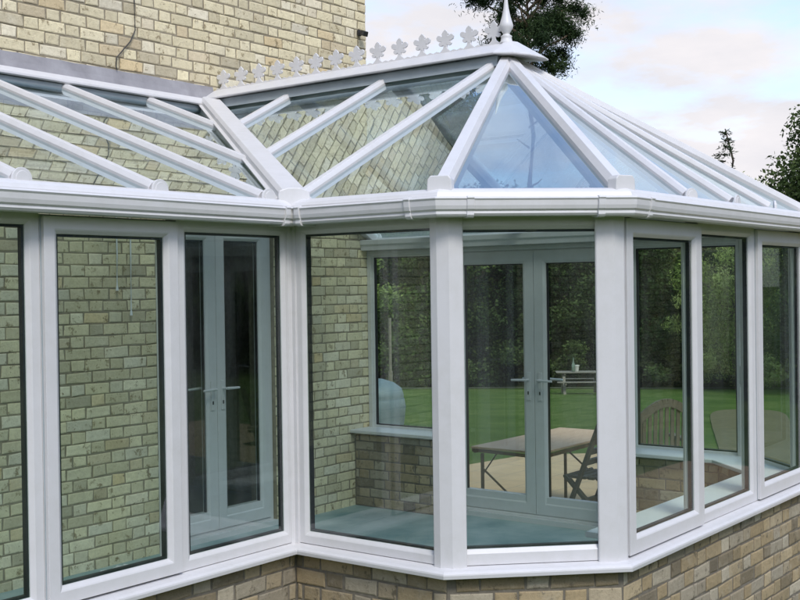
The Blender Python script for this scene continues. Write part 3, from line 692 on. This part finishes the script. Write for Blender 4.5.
# ------------------------------------------------------------------ garden furniture
t = thing('trestle_table', 'pale topped folding table with brown metal legs outside the garden doors', 'table', (4.55,1.17,GZ), 0)
mb = MB(); mb.box(-.75,.75,-.34,.34,.672,.69); local('tabletop', mb, M_wood, t, .003)
mb = MB(); mb.bar((-.73,-.335,.645),(-.73,.335,.658),.025,.024); mb.bar((.73,-.335,.645),(.73,.335,.658),.025,.024); mb.bar((-.72,-.325,.645),(.72,-.325,.658),.025,.024); mb.bar((-.72,.325,.645),(.72,.325,.658),.025,.024); local('apron', mb, M_brown, t)
for sx in (-1, 1):
    for sy in (-1, 1):
        mb = MB(); mb.tube([(sx*.70, sy*.26, .63), (sx*.70, sy*.26, 0)], .015); local('leg', mb, M_brown, t)
    mb = MB(); mb.tube([(sx*.70,.25,.50), (sx*.70,-.25,.12)], .009); mb.tube([(sx*.69,.26,.46), (sx*.45,.26,.62)], .006); local('brace', mb, M_brown, t)
def arched_chair(name, label, loc, rz, group=None):
    t = thing(name, label, 'chair', loc, rz, group)
    for sy in (-1, 1):
        mb = MB(); mb.bar((.24,sy*.25,0), (.24,sy*.25,.62), .05, .05, (1,0,0)); local('leg', mb, M_teak, t, .003)
        mb = MB(); mb.bar((-.24,sy*.25,0), (-.30,sy*.25,.86), .05, .05, (1,0,0)); local('leg', mb, M_teak, t, .003)
        mb = MB(); mb.bar((-.29,sy*.25,.64), (.30,sy*.25,.645), .065, .03); local('armrest', mb, M_teak, t, .004)
    mb = MB()
    for i in range(6): mb.bar((-.19+.085*i,-.25,.42), (-.19+.085*i,.25,.42), .07, .02)
    mb.bar((.24,-.25,.38), (.24,.25,.38), .03, .06); mb.bar((-.22,-.24,.38), (.24,-.24,.38), .03, .06); mb.bar((-.22,.24,.38), (.24,.24,.38), .03, .06); local('seat', mb, M_teak, t)
    mb = MB(); N_ = 12; top = [(-.305, -.25+.5*i/N_, .86+.14*sin(pi*i/N_)) for i in range(N_+1)]
    for p, q in zip(top[:-1], top[1:]): mb.bar(p, q, .035, .07)
    for i in range(9): y = -.2+.05*i; mb.bar((-.265,y,.5), (-.30,y,.86+.14*sin(pi*(y+.25)/.5)), .02, .03, (0,1,0))
    mb.bar((-.265,-.24,.5), (-.265,.24,.5), .03, .05); local('backrest', mb, M_teak, t)
    return t
arched_chair('garden_chair', 'dark wooden garden chair with arched slatted back on the patio', polar(654, 10.4), RAD(44))
def folding_chair(name, label, loc, rz):
    t = thing(name, label, 'chair', loc, rz); 
    for sy in (-1, 1):
        mb = MB(); mb.bar((.26,sy*.24,0), (-.16,sy*.24,1.02), .028, .055, (0,1,0)); local('frame_rail', mb, M_teak, t, .003)
        mb = MB(); mb.bar((-.24,sy*.21,0), (.22,sy*.21,.46), .028, .05, (0,1,0)); local('leg', mb, M_teak, t, .003)
    mb = MB()
    for i in range(6): mb.bar((-.16+.075*i,-.21,.45), (-.16+.075*i,.21,.45), .055, .02)
    local('seat', mb, M_teak, t)
    mb = MB()
    for i in range(5): z = .58+.09*i; x = .26-.42*z/1.02; mb.bar((x,-.235,z), (x,.235,z), .05, .02, (1,0,.4))
    local('backrest', mb, M_teak, t)
    mb = MB(); mb.bar((.17,-.235,.21), (.17,.235,.21), .03, .045); mb.bar((-.15,-.205,.1), (-.15,.205,.1), .03, .045); local('stretcher', mb, M_teak, t)
    return t
folding_chair('folding_chair', 'dark folding wooden chair with crossed legs beside the pale table', (4.37,.60,GZ), RAD(90))
# picnic table
px_, py_, pz_ = polar(579, 39)
t = thing('picnic_table', 'weathered picnic table with attached benches out on the lawn', 'picnic table', (px_,py_,gz(px_,py_)), RAD(-57))
mb = MB()
for i in range(5): y = -.30+.15*i; mb.box(-.8,.8,y-.068,y+.068,.728,.755)
local('tabletop', mb, M_greywood, t, .003)
for sy in (-1, 1):
    mb = MB(); mb.box(-.8,.8,sy*.70-.13,sy*.70-.005,.438,.465); mb.box(-.8,.8,sy*.70+.005,sy*.70+.13,.438,.465); local('bench', mb, M_greywood, t, .003)
for sx in (-1, 1):
    for sy in (-1, 1):
        mb = MB(); mb.bar((sx*.55,sy*.62,0), (sx*.55,sy*.18,.72), .04, .09, (1,0,0)); local('leg', mb, M_greywood, t, .003)
    mb = MB(); mb.box(sx*.52-.02,sx*.52+.02,-.8,.8,.37,.437); mb.box(sx*.52-.02,sx*.52+.02,-.33,.33,.66,.727); local('crossbar', mb, M_greywood, t)
def on_table(lx, ly):
    a = RAD(-57); return (px_+lx*cos(a)-ly*sin(a), py_+lx*sin(a)+ly*cos(a), gz(px_,py_)+.755)
o = MB(); o.lathe((0,0,0), [(.055,0),(.06,.03),(.06,.24),(.025,.32),(.022,.46),(.028,.47)], 14)
bt = o.build('bottle', M_clear, None, 0, True); bt.location = on_table(-.22,-.05); tag(bt, 'tall slim green bottle standing on the picnic table', 'bottle')
o = MB(); o.lathe((0,0,0), [(.06,0),(.085,.17),(.095,.17),(.095,.21),(.08,.21)], 16)
bt = o.build('plant_pot', M_clay, None, 0, False); bt.location = on_table(-.10,.10); tag(bt, 'small pale pot on the picnic table', 'pot')
# covered barbecue
t = thing('barbecue', 'rounded barbecue under a blue grey cover at the house corner', 'barbecue', polar(373, 12.6), 0)
mb = MB(); prof = [(.28,.03),(.30,.10),(.31,.45),(.335,.62),(.345,.72),(.33,.80),(.32,.82),(.325,.84),(.30,.92),(.22,.98),(.10,1.02),(.01,1.03)]
mb.lathe((0,0,0), prof, 28); local('cover', mb, M_cover, t, 0, True)
for k in range(3):
    a = k*2.09; mb = MB(); mb.tube([(.2*cos(a),.2*sin(a),.1), (.26*cos(a),.26*sin(a),0)], .014); local('leg', mb, M_cable, t)
# clothes post
mb = MB(); mb.tube([(0,0,-.05),(0,0,1.05)], .028, 10); mb.tube([(0,0,1.0),(0,0,1.72)], .019, 10)
o = mb.build('clothes_post', M_greywood, None); o.location = polar(389.5, 14.5); tag(o, 'thin pale upright clothes post on the lawn', 'post')

# ------------------------------------------------------------------ small things on the walls and inside
mb = MB(); mb.tube([(1.06,H-.012,5.35), (1.065,H-.012,3.6), (1.070,H-.012,3.25), (1.074,H-.013,3.04), (1.03,H-.012,2.955), (.945,H-.015,2.865), (.908,H-.013,2.825), (.905,H-.012,2.765), (.907,H-.02,2.742)], .0042, 6)
tag(mb.build('wall_cable', M_cable), 'thin black cable drooping down the upper brick wall', 'cable')
t = thing('floodlight', 'small black floodlight fixed near the top corner of the brick wall', 'floodlight', (3.52,H,3.43))
mb = MB(); mb.box(-.02,.02,-.02,-.002,-.024,.024); mb.tube([(0,-.02,0),(0,-.05,-.006)], .008); local('bracket', mb, M_cable, t, .003)
mb = MB(); mb.sweep((0,-.045,-.004), (0,-.085,-.018), [(-.035,-.022),(.035,-.022),(.03,.022),(-.03,.022)]); local('lamp_head', mb, M_cable, t, .005)
for x, zb, lb in ((.868,1.245,'shorter thin white cord hanging against the inside brick wall'), (.985,1.075,'longer thin white cord hanging against the inside brick wall')):
    mb = MB(); mb.tube([(x,H-.03,1.86),(x+.004,H-.03,1.5),(x,H-.03,zb+.03)], .005, 6); mb.tube([(x,H-.03,zb+.03),(x,H-.03,zb)], [.007,.010], 8)
    tag(mb.build('hanging_cord', M_cord), lb, 'cord')
r = random.Random(4); mb = MB(); n = 10; vs = []
for i in range(n+1):
    for j in range(n+1):
        x = (i/n-.5)*.34; y = (j/n-.5)*.2; vs.append((x*(1+.3*r.random()), y*(1+.3*r.random()), .004+.03*r.random()*(1-abs(i/n-.5))))
mb.add(vs, [(i*(n+1)+j,(i+1)*(n+1)+j,(i+1)*(n+1)+j+1,i*(n+1)+j+1) for i in range(n) for j in range(n)])
o = mb.build('dust_rag', M_cloth, None, 0, True); o.location = (.68,H-.25,FZ+.002); o.rotation_euler = (0,0,.2); tag(o, 'crumpled white rag on the floor below the brick wall', 'rag')

# ------------------------------------------------------------------ light, sky, camera
EL, AZ = RAD(48), RAD(236)           # sun high, behind the photographer's left shoulder, veiled by cloud
sd = bpy.data.lights.new('sun', 'SUN'); sd.energy = 2.1; sd.angle = RAD(18); sd.color = (1,.96,.90)
so = bpy.data.objects.new('sun', sd); COL.objects.link(so)
sv = Vector((cos(EL)*cos(AZ), cos(EL)*sin(AZ), sin(EL))); so.rotation_euler = sv.to_track_quat('Z','Y').to_euler()
wd = bpy.data.worlds.new('World'); scene.world = wd; wd.use_nodes = True; N = wd.node_tree.nodes; L = wd.node_tree.links; N.clear()
out = N.new('ShaderNodeOutputWorld'); bg = N.new('ShaderNodeBackground'); L.new(bg.outputs[0], out.inputs[0])
sk_ = N.new('ShaderNodeTexSky'); sk_.sky_type = 'NISHITA'; sk_.sun_disc = False; sk_.sun_elevation = EL; sk_.sun_rotation = RAD(90)-AZ; sk_.ozone_density = 1.5
tc = N.new('ShaderNodeTexCoord'); sx = N.new('ShaderNodeSeparateXYZ'); L.new(tc.outputs['Generated'], sx.inputs[0])
zc = math_(N, L, 'MAXIMUM', sx.outputs[2], .0); zd = math_(N, L, 'ADD', zc, .16)
cb = N.new('ShaderNodeCombineXYZ'); L.new(math_(N, L, 'DIVIDE', sx.outputs[0], zd), cb.inputs[0]); L.new(math_(N, L, 'DIVIDE', sx.outputs[1], zd), cb.inputs[1])
mpw = N.new('ShaderNodeMapping'); mpw.inputs['Location'].default_value = (0.0, 0.0, 0.0); L.new(cb.outputs[0], mpw.inputs['Vector'])
n1 = noise(N, L, mpw.outputs[0], 1.6, 8, .58); n2 = noise(N, L, cb.outputs[0], 2.6, 6, .6)
low = math_(N, L, 'MULTIPLY', math_(N, L, 'SUBTRACT', .62, zc), .42)
cm = math_(N, L, 'ADD', n1, low)
msk = ramp(N, L, cm, [(.44, (0,0,0)), (.72, (1,1,1))])
ccol = ramp(N, L, n2, [(.3, (8.2,8.1,8.6)), (.7, (9.6,9.25,9.5))])
L.new(mix(N, L, msk, mix(N, L, 1.0, sk_.outputs[0], (2.6,2.75,3.0), 'MULTIPLY'), ccol), bg.inputs['Color']); bg.inputs['Strength'].default_value = .1

cd = bpy.data.cameras.new('camera'); co = bpy.data.objects.new('camera', cd); COL.objects.link(co); scene.camera = co
cd.sensor_width = 36; cd.lens = 36*1149.518/800; cd.clip_start = .05; cd.clip_end = 2000
ya, pi_, ro_ = RAD(37.3093), RAD(-.6028), RAD(-.7983)
F_ = Vector((cos(pi_)*cos(ya), cos(pi_)*sin(ya), sin(pi_))); R0 = Vector((sin(ya),-cos(ya),0)); U0 = R0.cross(F_)
R2 = R0*cos(ro_)+U0*sin(ro_); U2 = -R0*sin(ro_)+U0*cos(ro_)
mt = Matrix((R2, U2, -F_)).transposed().to_4x4(); mt.translation = CAMP; co.matrix_world = mt

scene.render.engine = 'CYCLES'; cy = scene.cycles
cy.max_bounces = 10; cy.transparent_max_bounces = 24; cy.glossy_bounces = 5; cy.diffuse_bounces = 4; cy.use_denoising = True
cy.caustics_reflective = False; cy.caustics_refractive = False; cy.sample_clamp_indirect = 10
scene.view_settings.view_transform = 'Standard'; scene.view_settings.look = 'None'; scene.view_settings.exposure = 0
for o in scene.objects:
    if '_o' in o: del o['_o']
